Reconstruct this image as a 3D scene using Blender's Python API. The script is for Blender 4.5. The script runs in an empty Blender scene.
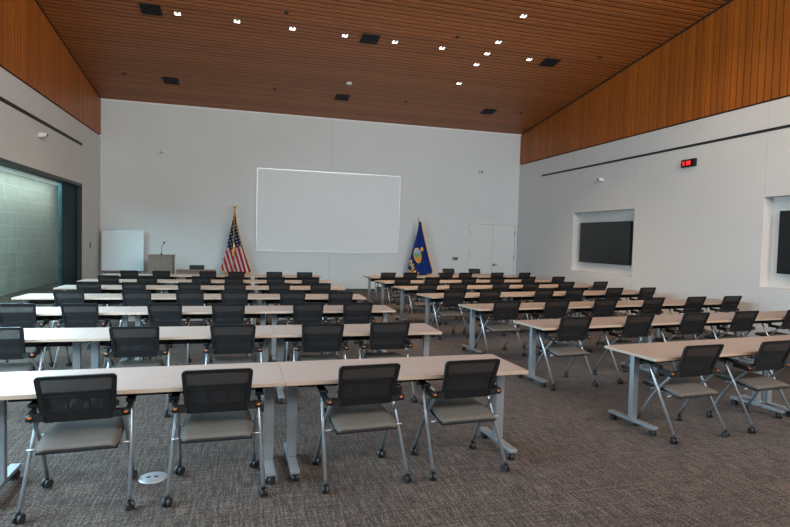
import bpy, bmesh, math, random
from mathutils import Vector, Matrix
random.seed(7)
SC = bpy.context.scene
COL = SC.collection

# ---------------------------------------------------------------- camera
cd = bpy.data.cameras.new('camera')
cam = bpy.data.objects.new('camera', cd)
COL.objects.link(cam)
_fw = Vector((0.2683, 0.9624, -0.0433)).normalized()
_r = Vector((0.9632, -0.2673, 0.0267)); _r = (_r - _fw * _r.dot(_fw)).normalized()
_u = _r.cross(_fw)
cam.matrix_world = Matrix(((_r.x, _u.x, -_fw.x, 0), (_r.y, _u.y, -_fw.y, 0), (_r.z, _u.z, -_fw.z, 1.746), (0, 0, 0, 1)))
cd.sensor_width = 36
cd.lens = 544.01 / 790 * 36
cd.clip_end = 200
SC.camera = cam

# ---------------------------------------------------------------- room numbers
D = 17.92; XL = -4.105; XR = 9.586; YB = -3.2
ZC = 5.671; SL = 0.1374; ZB = 4.561; ZS = 4.02
def zceil(y): return ZC + SL * (D - y)

# ---------------------------------------------------------------- colour management, world, big lights
SC.view_settings.view_transform = 'Standard'
SC.view_settings.look = 'None'
SC.view_settings.gamma = 1
SC.view_settings.use_curve_mapping = False
SC.view_settings.exposure = 0.15
try:
    SC.cycles.use_denoising = True
    SC.cycles.max_bounces = 8
    SC.cycles.diffuse_bounces = 5
    SC.cycles.transparent_max_bounces = 24
    SC.cycles.sample_clamp_indirect = 6
    SC.cycles.caustics_reflective = False
    SC.cycles.caustics_refractive = False
except Exception:
    pass
w = bpy.data.worlds.new('sky'); SC.world = w; w.use_nodes = True
w.node_tree.nodes['Background'].inputs[0].default_value = (0.62, 0.8, 1.0, 1)
w.node_tree.nodes['Background'].inputs[1].default_value = 1.0

def area(name, loc, direction, sx, sy, power, col):
    l = bpy.data.lights.new(name, 'AREA'); l.shape = 'RECTANGLE'
    l.size = sx; l.size_y = sy; l.energy = power; l.color = col
    o = bpy.data.objects.new(name, l); COL.objects.link(o)
    o.location = loc
    o.rotation_euler = Vector(direction).to_track_quat('-Z', 'Y').to_euler()
    return o
# daylight through the tall glazing in the left wall beside / behind the camera
area('daylight_left', (XL + 0.05, 4.9, 1.9), (1, -0.05, -1.25), 6.6, 3.0, 1450, (0.52, 0.80, 1.0))

# daylight through the clerestory band high in the rear wall
area('daylight_rear', (4.0, YB + 0.05, 6.0), (-0.12, 1, 0.42), 10.0, 3.2, 1700, (1.0, 0.965, 0.92))
# weak fill lamp added at the right wall to lift the left wall
area('fill_right', (XR - 0.05, 0.0, 3.1), (-1, 0.35, 0.05), 5.0, 3.0, 260, (1.0, 0.96, 0.92))

# cool fill strip added in the corridor to brighten the floor at left
area('corridor_fill', (-4.62, 12.2, 3.06), (1, 0, -0.9), 7.0, 0.22, 420, (0.55, 0.86, 1.0))

def spot(name, loc, power, col, angle=100, blend=0.8, size=0.09):
    l = bpy.data.lights.new(name, 'SPOT'); l.energy = power; l.color = col
    l.spot_size = math.radians(angle); l.spot_blend = blend; l.shadow_soft_size = size
    o = bpy.data.objects.new(name, l); COL.objects.link(o); o.location = loc
    return o
WARM = (1.0, 0.70, 0.42)

# ---------------------------------------------------------------- mesh helpers
def add_box(bm, x0, x1, y0, y1, z0, z1, mi=0):
    v = [bm.verts.new(p) for p in ((x0,y0,z0),(x1,y0,z0),(x1,y1,z0),(x0,y1,z0),(x0,y0,z1),(x1,y0,z1),(x1,y1,z1),(x0,y1,z1))]
    fs = []
    for q in ((0,3,2,1),(4,5,6,7),(0,1,5,4),(1,2,6,5),(2,3,7,6),(3,0,4,7)):
        f = bm.faces.new([v[i] for i in q]); f.material_index = mi; fs.append(f)
    return v, fs
def add_tube(bm, pts, r, n=10, mi=0, r2=None, cap=True, flat=1.0):
    pts = [Vector(p) for p in pts]
    rings = []
    ref = None
    for i, p in enumerate(pts):
        if i == 0: d = pts[1] - p
        elif i == len(pts) - 1: d = p - pts[i-1]
        else: d = (pts[i+1] - p).normalized() + (p - pts[i-1]).normalized()
        d.normalize()
        if ref is None:
            ref = Vector((1, 0, 0)) if abs(d.x) < 0.8 else Vector((0, 0, 1))
        a = (ref - d * ref.dot(d)).normalized(); b = d.cross(a); ref = a
        rr = r if r2 is None else r + (r2 - r) * i / (len(pts) - 1)
        rings.append([bm.verts.new(p + rr * (math.cos(t) * a * flat + math.sin(t) * b)) for t in [2*math.pi*k/n for k in range(n)]])
    for i in range(len(rings) - 1):
        for k in range(n):
            f = bm.faces.new((rings[i][k], rings[i][(k+1) % n], rings[i+1][(k+1) % n], rings[i+1][k])); f.material_index = mi; f.smooth = True
    if cap:
        f = bm.faces.new(list(reversed(rings[0]))); f.material_index = mi
        f = bm.faces.new(rings[-1]); f.material_index = mi
def add_lathe(bm, prof, c=(0,0,0), n=24, mi=0):
    rings = []
    for r, z in prof:
        rings.append([bm.verts.new((c[0] + max(r, 1e-4)*math.cos(2*math.pi*k/n), c[1] + max(r, 1e-4)*math.sin(2*math.pi*k/n), c[2] + z)) for k in range(n)])
    for i in range(len(rings)-1):
        for k in range(n):
            f = bm.faces.new((rings[i][k], rings[i][(k+1)%n], rings[i+1][(k+1)%n], rings[i+1][k])); f.smooth = True; f.material_index = mi
    bm.faces.new(list(reversed(rings[0]))).material_index = mi
    bm.faces.new(rings[-1]).material_index = mi
def bez(p0, p1, p2, n=6):
    p0, p1, p2 = Vector(p0), Vector(p1), Vector(p2)
    return [(1-t)**2*p0 + 2*t*(1-t)*p1 + t*t*p2 for t in [i/n for i in range(n+1)]]
def obj(name, bm, mats, parent=None, bevel=0.0, smooth=False, loc=None):
    bmesh.ops.recalc_face_normals(bm, faces=bm.faces)
    if bevel > 0:
        es = [e for e in bm.edges if len(e.link_faces) == 2 and e.calc_face_angle(0) > 0.6]
        bmesh.ops.bevel(bm, geom=es, offset=bevel, segments=2, affect='EDGES', profile=0.6)
    me = bpy.data.meshes.new(name); bm.to_mesh(me); bm.free()
    if smooth:
        for p in me.polygons: p.use_smooth = True
    if not isinstance(mats, (list, tuple)): mats = [mats]
    for m in mats: me.materials.append(m)
    o = bpy.data.objects.new(name, me); COL.objects.link(o)
    if parent: o.parent = parent
    if loc: o.location = loc
    return o
def NB(): return bmesh.new()
def tag(o, label, cat, group=None):
    o['label'] = label; o['category'] = cat
    if group: o['group'] = group
    return o
def thing(name, label, cat, loc=(0,0,0), rz=0, group=None):
    o = bpy.data.objects.new(name, None); COL.objects.link(o)
    o.empty_display_size = 0.1
    o.location = loc; o.rotation_euler = (0, 0, rz)
    return tag(o, label, cat, group)
def struct(name, bm, mats, parent=None, **k):
    o = obj(name, bm, mats, parent, **k)
    if parent is None: o['kind'] = 'structure'
    return o
def copy_tree(o, parent=None):
    c = o.copy(); COL.objects.link(c)
    if parent: c.parent = parent
    for ch in list(o.children): copy_tree(ch, c)
    return c

# ---------------------------------------------------------------- materials
def mat(name, col, rough=0.5, metal=0.0, spec=0.5):
    m = bpy.data.materials.new(name); m.use_nodes = True
    b = m.node_tree.nodes['Principled BSDF']
    b.inputs['Base Color'].default_value = (*col, 1)
    b.inputs['Roughness'].default_value = rough
    b.inputs['Metallic'].default_value = metal
    b.inputs['Specular IOR Level'].default_value = spec
    return m
class G:
    """tiny node-graph helper"""
    def __init__(s, m): s.m = m; s.t = m.node_tree; s.b = s.t.nodes['Principled BSDF']
    def n(s, ty, **kw):
        x = s.t.nodes.new(ty)
        for k, v in kw.items():
            if k.startswith('i_'):
                x.inputs[int(k[2:])].default_value = v
            else: setattr(x, k, v)
        return x
    def l(s, a, b): s.t.links.new(a, b)
    def coord(s, scale=(1,1,1), rot=(0,0,0)):
        c = s.n('ShaderNodeTexCoord'); mp = s.n('ShaderNodeMapping')
        mp.inputs['Scale'].default_value = scale; mp.inputs['Rotation'].default_value = rot
        s.l(c.outputs['Object'], mp.inputs[0]); return mp.outputs[0]
    def noise(s, vec, scale, detail=3, rough=0.5):
        x = s.n('ShaderNodeTexNoise'); x.inputs['Scale'].default_value = scale
        x.inputs['Detail'].default_value = detail; x.inputs['Roughness'].default_value = rough
        s.l(vec, x.inputs['Vector']); return x.outputs['Fac']
    def ramp(s, fac, stops):
        x = s.n('ShaderNodeValToRGB'); e = x.color_ramp.elements
        e[0].position, e[0].color = stops[0][0], (*stops[0][1], 1)
        e[1].position, e[1].color = stops[-1][0], (*stops[-1][1], 1)
        for p_, c_ in stops[1:-1]:
            q = e.new(p_); q.color = (*c_, 1)
        s.l(fac, x.inputs[0]); return x.outputs[0]
    def math(s, op, a, b=None, c=None):
        x = s.n('ShaderNodeMath'); x.operation = op
        for i, v in enumerate((a, b, c)):
            if v is None: continue
            if isinstance(v, (int, float)): x.inputs[i].default_value = v
            else: s.l(v, x.inputs[i])
        return x.outputs[0]
    def mix(s, fac, a, b, mode='MIX'):
        x = s.n('ShaderNodeMix'); x.data_type = 'RGBA'; x.blend_type = mode
        for sock, v in ((x.inputs[0], fac), (x.inputs[6], a), (x.inputs[7], b)):
            if isinstance(v, (int, float)): sock.default_value = v
            elif isinstance(v, tuple): sock.default_value = (*v, 1)
            else: s.l(v, sock)
        return x.outputs[2]
    def bump(s, h, strength, dist=0.01):
        x = s.n('ShaderNodeBump'); x.inputs['Strength'].default_value = strength; x.inputs['Distance'].default_value = dist
        s.l(h, x.inputs['Height']); s.l(x.outputs[0], s.b.inputs['Normal'])
    def sep(s, vec):
        x = s.n('ShaderNodeSeparateXYZ'); s.l(vec, x.inputs[0]); return x.outputs

def wood_mat(name, c1, c2, c3, axis, pitch, rough=0.45):
    # axis = coordinate across the boards ('x','y'); grain runs along the other directions
    m = mat(name, c2, rough); g = G(m)
    v = g.coord(); s = g.sep(v)
    a = s[{'x':0,'y':1}[axis]]
    idx = g.math('FLOOR', g.math('DIVIDE', a, pitch))
    wn = g.n('ShaderNodeTexWhiteNoise'); wn.noise_dimensions = '1D'; g.l(idx, wn.inputs['W'])
    sc = {'x': (14, 1.0, 1.0), 'y': (1.0, 14, 1.0)}[axis]
    gr = g.noise(g.coord(scale=sc), 3.0, 5, 0.6)
    base = g.ramp(gr, [(0.15, c1), (0.52, c2), (0.88, c3)])
    tone = g.ramp(wn.outputs[0], [(0.0, (0.80, 0.78, 0.76)), (1.0, (1.12, 1.1, 1.08))])
    g.l(g.mix(1.0, base, tone, 'MULTIPLY'), g.b.inputs['Base Color'])
    return m
M = {}
M['ceil_wood'] = wood_mat('ceiling_wood', (0.24,0.072,0.014), (0.33,0.104,0.021), (0.42,0.146,0.034), 'y', 0.155)
M['wall_wood'] = wood_mat('wall_wood', (0.26,0.064,0.006), (0.34,0.094,0.010), (0.41,0.126,0.016), 'y', 0.155)
M['dark_gap'] = mat('dark_gap', (0.018,0.012,0.010), 0.9)
M['ceil_deck'] = mat('ceiling_felt_backing', (0.060,0.024,0.012), 0.9)
M['black'] = mat('matt_black', (0.012,0.012,0.013), 0.6)
M['plastic'] = mat('black_plastic', (0.009,0.009,0.010), 0.5, spec=0.3)
M['rubber'] = mat('black_rubber', (0.014,0.014,0.015), 0.5)
M['silver'] = mat('silver_painted_metal', (0.25,0.27,0.29), 0.40, 0.45)
M['chrome'] = mat('satin_steel_tube', (0.33,0.35,0.38), 0.36, 0.7)
M['white'] = mat('white_paint', (0.72,0.73,0.74), 0.5)
M['door'] = mat('door_paint', (0.66,0.68,0.69), 0.5)
M['orange'] = mat('plain_orange', (0.50,0.12,0.02), 0.4)
M['gold'] = mat('gold_metal', (0.72,0.50,0.16), 0.3, 0.9)
M['fringe'] = mat('gold_fringe', (0.80,0.42,0.05), 0.7)
M['steel'] = mat('door_steel', (0.30,0.31,0.32), 0.4, 0.8)
M['alu'] = mat('aluminium_frame', (0.45,0.47,0.50), 0.4, 0.6)

def wall_mat(name, col):
    m = mat(name, col, 0.85); g = G(m)
    n1 = g.noise(g.coord(), 1.3, 3); n2 = g.noise(g.coord(scale=(1,1,2.5)), 60, 2)
    c = g.ramp(n1, [(0.35, tuple(x*0.985 for x in col)), (0.65, tuple(min(1, x*1.01) for x in col))])
    g.l(c, g.b.inputs['Base Color']); g.bump(n2, 0.12, 0.004)
    return m
M['wall'] = wall_mat('wall_fabric_panel', (0.625,0.61,0.595))
M['wallfront'] = wall_mat('wall_plaster', (0.62,0.655,0.675))

def carpet():
    m = mat('carpet_tile', (0.13,0.115,0.105), 0.95, spec=0.1); g = G(m)
    streak = g.noise(g.coord(scale=(26, 2.2, 1)), 2.2, 4, 0.65)      # lines along the room
    cross = g.noise(g.coord(scale=(2.0, 16, 1)), 2.0, 3, 0.6)
    fine = g.noise(g.coord(scale=(1, 0.6, 1)), 95, 2, 0.7)
    big = g.noise(g.coord(), 0.9, 2)
    f = g.math('ADD', g.math('MULTIPLY', streak, 0.36), g.math('MULTIPLY', cross, 0.16))
    f = g.math('ADD', f, g.math('MULTIPLY', fine, 0.48))
    base = g.ramp(f, [(0.42, (0.020,0.012,0.009)), (0.50, (0.052,0.036,0.028)), (0.58, (0.130,0.098,0.080))])
    v = g.coord(); s = g.sep(v)
    ix = g.math('FLOOR', g.math('DIVIDE', s[0], 0.5)); iy = g.math('FLOOR', g.math('DIVIDE', s[1], 1.0))
    wn = g.n('ShaderNodeTexWhiteNoise'); wn.noise_dimensions = '2D'
    cb = g.n('ShaderNodeCombineXYZ'); g.l(ix, cb.inputs[0]); g.l(iy, cb.inputs[1]); g.l(cb.outputs[0], wn.inputs['Vector'])
    tone = g.ramp(wn.outputs[0], [(0, (0.93,0.93,0.93)), (1, (1.06,1.06,1.06))])
    tone2 = g.ramp(big, [(0.3, (0.9,0.9,0.9)), (0.7, (1.1,1.1,1.1))])
    c = g.mix(1.0, g.mix(1.0, base, tone, 'MULTIPLY'), tone2, 'MULTIPLY')
    g.l(c, g.b.inputs['Base Color']); g.bump(fine, 0.5, 0.006)
    g.b.inputs['Sheen Weight'].default_value = 0.08; g.b.inputs['Sheen Roughness'].default_value = 0.45
    return m
M['carpet'] = carpet()

def tabletop_mat():
    m = mat('table_laminate', (0.60,0.53,0.49), 0.42); g = G(m)
    n1 = g.noise(g.coord(scale=(1, 22, 1)), 3.0, 3)
    g.l(g.ramp(n1, [(0.3, (0.265,0.198,0.168)), (0.7, (0.305,0.232,0.198))]), g.b.inputs['Base Color'])
    return m
M['laminate'] = tabletop_mat()
M['edge'] = mat('table_edge_band', (0.37,0.275,0.21), 0.4)

def seat_mat():
    m = mat('seat_fabric', (0.20,0.175,0.155), 0.85, spec=0.2); g = G(m)
    n = g.noise(g.coord(), 240, 2)
    g.l(g.ramp(n, [(0.3, (0.085,0.073,0.065)), (0.7, (0.135,0.118,0.104))]), g.b.inputs['Base Color'])
    g.bump(n, 0.3, 0.002)
    return m
M['seat'] = seat_mat()
def mesh_mat():
    m = mat('black_mesh_fabric', (0.010,0.010,0.011), 0.8, spec=0.2); g = G(m)
    out = [n for n in g.t.nodes if n.type == 'OUTPUT_MATERIAL'][0]
    tr = g.n('ShaderNodeBsdfTransparent'); mx = g.n('ShaderNodeMixShader'); mx.inputs[0].default_value = 0.945
    g.l(tr.outputs[0], mx.inputs[1]); g.l(g.b.outputs[0], mx.inputs[2]); g.l(mx.outputs[0], out.inputs[0])
    return m
M['mesh'] = mesh_mat()
def wood2(name, c1, c2, vert=True):
    m = mat(name, c1, 0.5); g = G(m)
    n = g.noise(g.coord(scale=(9, 9, 0.8) if vert else (0.8, 9, 9)), 3.5, 5, 0.65)
    g.l(g.ramp(n, [(0.3, c1), (0.7, c2)]), g.b.inputs['Base Color'])
    return m
M['walnut'] = wood2('lectern_walnut', (0.10,0.066,0.052), (0.165,0.115,0.09))
M['walnut_dark'] = wood2('desk_walnut', (0.11,0.062,0.045), (0.17,0.10,0.075), False)
M['screen'] = mat('projection_screen', (0.72,0.76,0.80), 0.7)
M['wb'] = mat('whiteboard_gloss', (0.66,0.74,0.78), 0.18)
M['tv'] = mat('tv_glass', (0.010,0.013,0.015), 0.28)
def glass(name, tint, amount):
    m = bpy.data.materials.new(name); m.use_nodes = True; g = G(m); 
    out = [n for n in g.t.nodes if n.type == 'OUTPUT_MATERIAL'][0]
    tr = g.n('ShaderNodeBsdfTransparent'); tr.inputs[0].default_value = (*tint, 1)
    gl = g.n('ShaderNodeBsdfGlossy'); gl.inputs['Roughness'].default_value = 0.02; gl.inputs['Color'].default_value = (0.9,0.95,0.95,1)
    mx = g.n('ShaderNodeMixShader'); mx.inputs[0].default_value = amount
    g.l(tr.outputs[0], mx.inputs[1]); g.l(gl.outputs[0], mx.inputs[2]); g.l(mx.outputs[0], out.inputs[0])
    return m
M['glass'] = glass('clear_green_glass', (0.88, 0.95, 0.93), 0.04)
def tile_mat():
    m = mat('stone_tile', (0.30,0.33,0.30), 0.6); g = G(m)
    s = g.sep(g.coord())
    # courses 0.42 m high, long blocks, pale joints
    fz = g.math('FRACT', g.math('DIVIDE', s[2], 0.37))
    row = g.math('FLOOR', g.math('DIVIDE', s[2], 0.37))
    fy = g.math('FRACT', g.math('ADD', g.math('DIVIDE', s[1], 1.6), g.math('MULTIPLY', row, 0.5)))
    j1 = g.math('LESS_THAN', fz, 0.03); j2 = g.math('LESS_THAN', fy, 0.006)
    j = g.math('MAXIMUM', j1, j2)
    n = g.noise(g.coord(), 3.5, 5, 0.6)
    base = g.ramp(n, [(0.3, (0.36,0.365,0.34)), (0.7, (0.46,0.465,0.435))])
    g.l(g.mix(j, base, (0.60,0.62,0.60)), g.b.inputs['Base Color'])
    return m
M['tile'] = tile_mat()
M['darkpanel'] = mat('smoked_glass_panel', (0.010,0.030,0.036), 0.55, spec=0.12)
M['reveal'] = mat('dark_metal_reveal', (0.035,0.05,0.055), 0.45, 0.2)
def emis(name, col, s):
    m = mat(name, col, 0.5); b = m.node_tree.nodes['Principled BSDF']
    b.inputs['Emission Color'].default_value = (*col, 1); b.inputs['Emission Strength'].default_value = s
    return m
M['lamp'] = emis('lamp_glow', (1.0,0.93,0.80), 5.0)
M['tube'] = emis('cove_glow', (0.85,1.0,0.95), 1.2)
M['led'] = emis('red_led', (1.0,0.03,0.04), 1.6)

# ================================================================ ROOM SHELL
bm = NB(); add_box(bm, XL - 3.2, XR + 0.4, YB - 0.3, D + 4.5, -0.12, 0)
struct('floor', bm, M['carpet'])

# front wall (two fields with a fine joint at x = 2.73, door opening cut out)
DX0, DX1, DZ = 7.67, 9.55, 2.45
bm = NB()
T = 0.2
def fpan(x0, x1, z0, z1): add_box(bm, x0, x1, D, D + T, z0, z1)
fpan(XL, 2.7295, 0, ZC + 0.03); fpan(2.7345, DX0, 0, ZC + 0.03)
fpan(DX0, DX1, DZ, ZC + 0.03); fpan(DX1, XR + 0.3, 0, ZC + 0.03)
add_box(bm, 2.72, 2.745, D + 0.01, D + T, 0, ZC, 1)
add_box(bm, DX0, DX1, D + 0.12, D + T, 0, DZ)
struct('wall_front', bm, [M['wallfront'], M['dark_gap']])
bm = NB(); add_box(bm, XL + .01, XR - .01, D - 0.02, D, ZC - 0.06, ZC - 0.012)
struct('trim_1', bm, M['white'])
bm = NB(); add_box(bm, XL, DX0 - 0.01, D - 0.012, D, 0.0, 0.07); add_box(bm, DX1 + 0.005, XR, D - 0.012, D, 0.0, 0.07)
struct('baseboard_front', bm, M['reveal'])

# side walls
def column_box(bm, s, y0, y1, z0, z1, t=0.24, mi=0):
    if s > 0: add_box(bm, XR, XR + t, y0, y1, z0, z1, mi)
    else: add_box(bm, XL - t, XL, y0, y1, z0, z1, mi)
R1 = (11.79, 14.45, 0.965, 2.706); R2 = (5.54, 8.19, 1.03, 2.756)
gp = 0.0025
bm = NB()
ys = [D, 14.58, 11.765, 8.19, 5.54, 2.5, -2.5, YB]
for a, b in zip(ys[1:], ys[:-1]):
    A, B = a + gp, b - gp
    if a == 11.765:
        column_box(bm, 1, A, B, 0, R1[2]); column_box(bm, 1, A, B, R1[3], ZB)
        column_box(bm, 1, R1[1], B, R1[2], R1[3]); column_box(bm, 1, A, R1[0], R1[2], R1[3])
    elif a == 5.54:
        column_box(bm, 1, A, B, 0, R2[2]); column_box(bm, 1, A, B, R2[3], ZB)
    elif a == -2.5:
        column_box(bm, 1, A, B, 0, 1.6); column_box(bm, 1, A, B, 4.5, ZB)
    else:
        column_box(bm, 1, A, B, 0, ZB)
add_box(bm, XR + 0.24, XR + 0.32, 2.5, D, 0, 9.0, 2); add_box(bm, XR + 0.24, XR + 0.32, YB, 2.5, 4.5, 9.0, 2); add_box(bm, XR + 0.24, XR + 0.32, YB, 2.5, 0, 1.6, 2)
struct('wall_right', bm, [M['wall'], M['dark_gap'], M['wall']])
# left wall: glazed opening to the corridor (OY0..OY1) and tall windows nearer the camera
OY0, OY1, OZ = 8.6, 16.01, 2.99
WY0, WY1, WZ0, WZ1 = 0.2, 8.3, 0.3, 4.2
bm = NB()
column_box(bm, -1, OY1, D, 0, ZB); column_box(bm, -1, OY0, OY1, OZ, ZB)
column_box(bm, -1, WY1, OY0, 0, ZB)
column_box(bm, -1, WY0, WY1, 0, WZ0); column_box(bm, -1, WY0, WY1, WZ1, ZB); column_box(bm, -1, YB, WY0, 0, ZB)
struct('wall_left', bm, M['wall'])
# rear wall with a clerestory band
bm = NB()
BX0, BX1, BZ0, BZ1 = -1.1, 9.1, 4.3, 7.7
add_box(bm, XL - 0.3, BX0, YB - 0.2, YB, 0, 9); add_box(bm, BX1, XR + 0.3, YB - 0.2, YB, 0, 9)
add_box(bm, BX0, BX1, YB - 0.2, YB, 0, BZ0); add_box(bm, BX0, BX1, YB - 0.2, YB, BZ1, 9)
struct('wall_back', bm, M['wall'])
for nm, p0 in (('window_1', 'L'), ('window_2', 'B'), ('added_window_right', 'R')):  # the right wall's window is unseen, added along with its fill lamp
    fr = NB(); pn = NB()
    if p0 == 'L':
        for k in range(6):
            y = WY0 + (WY1 - WY0) * k / 5
            add_box(fr, XL - 0.16, XL - 0.08, y - 0.03, y + 0.03, WZ0, WZ1)
        add_box(fr, XL - 0.16, XL - 0.08, WY0, WY1, WZ0, WZ0 + .06); add_box(fr, XL - 0.16, XL - 0.08, WY0, WY1, WZ1 - .06, WZ1)
        add_box(pn, XL - 0.125, XL - 0.115, WY0, WY1, WZ0, WZ1)
    elif p0 == 'R':
        for k in range(5):
            y = -2.5 + 5.0 * k / 4
            add_box(fr, XR + 0.08, XR + 0.16, y - 0.03, y + 0.03, 1.6, 4.5)
        add_box(fr, XR + .08, XR + 0.16, -2.5, 2.5, 1.6, 1.66); add_box(fr, XR + .08, XR + 0.16, -2.5, 2.5, 4.44, 4.5)
        add_box(pn, XR + .115, XR + 0.125, -2.5, 2.5, 1.6, 4.5)
    else:
        for k in range(7):
            x = BX0 + (BX1 - BX0) * k / 6
            add_box(fr, x - 0.03, x + 0.03, YB - 0.14, YB - 0.06, BZ0, BZ1)
        add_box(fr, BX0, BX1, YB - 0.14, YB - 0.06, BZ0, BZ0 + .06); add_box(fr, BX0, BX1, YB - 0.14, YB - 0.06, BZ1 - .06, BZ1)
        add_box(pn, BX0, BX1, YB - 0.105, YB - 0.095, BZ0, BZ1)
    wo = struct(nm, fr, M['reveal']); obj('window_pane', pn, M['glass'], wo)

# wood cladding bands on the side walls: individual boards with dark gaps
P = 0.155
for s, nm in ((1, 'trim_2'), (-1, 'trim_3')):
    bm = NB()
    k = 0
    n = int((D - YB) / P)
    for i in range(n + 1):
        y1 = D - i * P; y0 = max(y1 - P + 0.022, YB)
        if y1 - y0 < 0.02: continue
        x0, x1 = (XR - 0.006, XR + 0.03) if s > 0 else (XL - 0.03, XL + 0.006)
        v = [bm.verts.new(p) for p in ((x0,y0,ZB+.035),(x1,y0,ZB+.035),(x1,y1,ZB+.035),(x0,y1,ZB+.035),(x0,y0,zceil(y0)-.055),(x1,y0,zceil(y0)-.055),(x1,y1,zceil(y1)-.055),(x0,y1,zceil(y1)-.055))]
        for q in ((0,3,2,1),(4,5,6,7),(0,1,5,4),(1,2,6,5),(2,3,7,6),(3,0,4,7)): bm.faces.new([v[j] for j in q])
    x0, x1 = (XR + 0.03, XR + 0.06) if s > 0 else (XL - 0.06, XL - 0.03)
    v, fs = add_box(bm, x0, x1, YB, D, ZB, 9.2, 1)
    struct(nm, bm, [M['wall_wood'], M['dark_gap']])
# ceiling boards (run across the room) on a dark deck
bm = NB()
L = (D - YB)
n = int(L / P)
for i in range(n + 1):
    ya = D - i * P; yb = max(ya - P + 0.045, YB)
    if ya - yb < 0.02: continue
    v = []
    for (y, x, dz) in ((yb, XL, 0), (yb, XR, 0), (ya, XR, 0), (ya, XL, 0), (yb, XL, .012), (yb, XR, .012), (ya, XR, .012), (ya, XL, .012)):
        v.append(bm.verts.new((x, y, zceil(y) + dz)))
    for q in ((0,3,2,1),(4,5,6,7),(0,1,5,4),(1,2,6,5),(2,3,7,6),(3,0,4,7)): bm.faces.new([v[j] for j in q])
v = [bm.verts.new((x, y, zceil(y) + dz)) for dz in (.045, .12) for (x, y) in ((XL - .3, YB - .2), (XR + .3, YB - .2), (XR + .3, D + .2), (XL - .3, D + .2))]
for q in ((0,3,2,1),(4,5,6,7),(0,1,5,4),(1,2,6,5),(2,3,7,6),(3,0,4,7)): bm.faces.new([v[j] for j in q]).material_index = 1
struct('ceiling', bm, [M['ceil_wood'], M['ceil_deck']])

# linear slot diffusers on the side walls
bm = NB(); add_box(bm, XR - 0.008, XR - 0.0005, -2.5, 16.35, ZS - 0.025, ZS + 0.03)
tag(obj('slot_diffuser', bm, M['black']), 'long black linear air slot high on the right wall', 'air vent')
bm = NB(); add_box(bm, XL + 0.0005, XL + 0.008, -2.5, 16.0, ZS - 0.045, ZS + 0.03)
tag(obj('slot_diffuser', bm, M['black']), 'long black linear air slot high on the left wall', 'air vent')

# corridor beyond the glazed opening
TX = -6.15
bm = NB(); add_box(bm, TX - 0.2, TX, 4.0, D + 4.0, 0, 3.6)
struct('wall_corridor', bm, M['tile'])
bm = NB()
add_box(bm, TX - .2, XL - .24, D + 4.0, D + 4.2, 0, 3.6); add_box(bm, TX - .2, XL - .24, 3.8, 4.0, 0, 3.6)
add_box(bm, XL - .34, XL - .24, D, D + 4.0, 0, 3.6); add_box(bm, XL - .34, XL - .24, 4, OY0, 0, 3.6)
struct('wall_corridor_end', bm, M['wall'])
bm = NB(); add_box(bm, TX + 0.35, XL - .24, 3.8, D + 4.2, 3.2, 3.6); add_box(bm, TX - .2, TX + .35, 3.8, D + 4.2, 3.5, 3.6)
struct('ceiling_corridor', bm, M['white'])
bm = NB(); add_box(bm, TX + 0.16, TX + 0.24, 5.0, D + 3.0, 3.42, 3.46)
tag(obj('cove_light', bm, M['tube']), 'hidden linear wall wash light above the stone tile corridor wall', 'light')
area('cove_wash', (TX + 0.62, 13.0, 3.15), (-0.5, 0, -1), 0.25, 15.0, 120, (0.93, 1.0, 0.97)).rotation_euler = (0, math.radians(30), 0)
bm = NB()
t = 0.24
add_box(bm, XL - t, XL + 0.004, OY0, OY1, OZ - 0.07, OZ + .004); add_box(bm, XL - t, XL + 0.004, OY1 - 0.03, OY1, 0, OZ - .07)
add_box(bm, XL - t, XL + 0.004, OY0, OY0 + 0.03, 0, OZ - .07)
w3 = struct('window_3', bm, M['reveal'])
bm = NB(); add_box(bm, XL - 0.125, XL - 0.115, OY0 + .03, 14.74, 0.0, OZ - .07)
obj('window_pane', bm, M['glass'], w3)
bm = NB(); add_box(bm, XL - 0.18, XL - 0.10, 14.72, OY1 - .03, 0.0, OZ - .07)
obj('dark_panel', bm, M['darkpanel'], w3)

# double door in the front wall
df = NB()
add_box(df, DX0, DX0 + 0.06, D - 0.03, D + 0.12, 0, DZ); add_box(df, DX1 - 0.06, DX1, D - 0.03, D + 0.12, 0, DZ)
add_box(df, DX0 + .06, DX1 - .06, D - 0.03, D + 0.12, DZ - 0.06, DZ)
dr = struct('door_1', df, M['door'])
xm = (DX0 + DX1) / 2
for k, (a, b) in enumerate(((DX0 + .064, xm - .004), (xm + .004, DX1 - .064))):
    bm = NB(); add_box(bm, a, b, D + 0.01, D + 0.055, 0.01, DZ - 0.064)
    lf = obj('door_leaf', bm, M['door'], dr)
    for z in (0.45, 1.25, 2.1):
        bm = NB(); hx = a + 0.005 if k == 0 else b - 0.005
        add_tube(bm, [(hx, D - 0.01, z - 0.06), (hx, D - 0.01, z + 0.06)], 0.016)
        obj('hinge', bm, M['steel'], lf)
    if k == 1:
        bm = NB(); add_tube(bm, [(a + .07, D + .01, .945), (a + .07, D - .05, .945), (a + .2, D - .05, .945)], 0.014)
        add_box(bm, a + .03, a + .12, D - .002, D + .01, .90, .99)
        obj('door_handle', bm, M['steel'], lf)

# ================================================================ WALL FITTINGS
# projection screen
t = thing('projection_screen', 'large white framed projection screen on the front wall', 'screen', (2.735, D, 1.27))
bm = NB(); add_box(bm, -2.34, 2.34, -0.045, -0.01, .03, 2.615); obj('screen_surface', bm, M['screen'], t)
bm = NB()
for a in ((-2.37, 2.37, .0, .03), (-2.37, 2.37, 2.615, 2.645), (-2.37, -2.34, .03, 2.615), (2.34, 2.37, .03, 2.615)):
    add_box(bm, a[0], a[1], -0.055, 0, a[2], a[3])
obj('screen_frame', bm, M['alu'], t)

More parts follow.
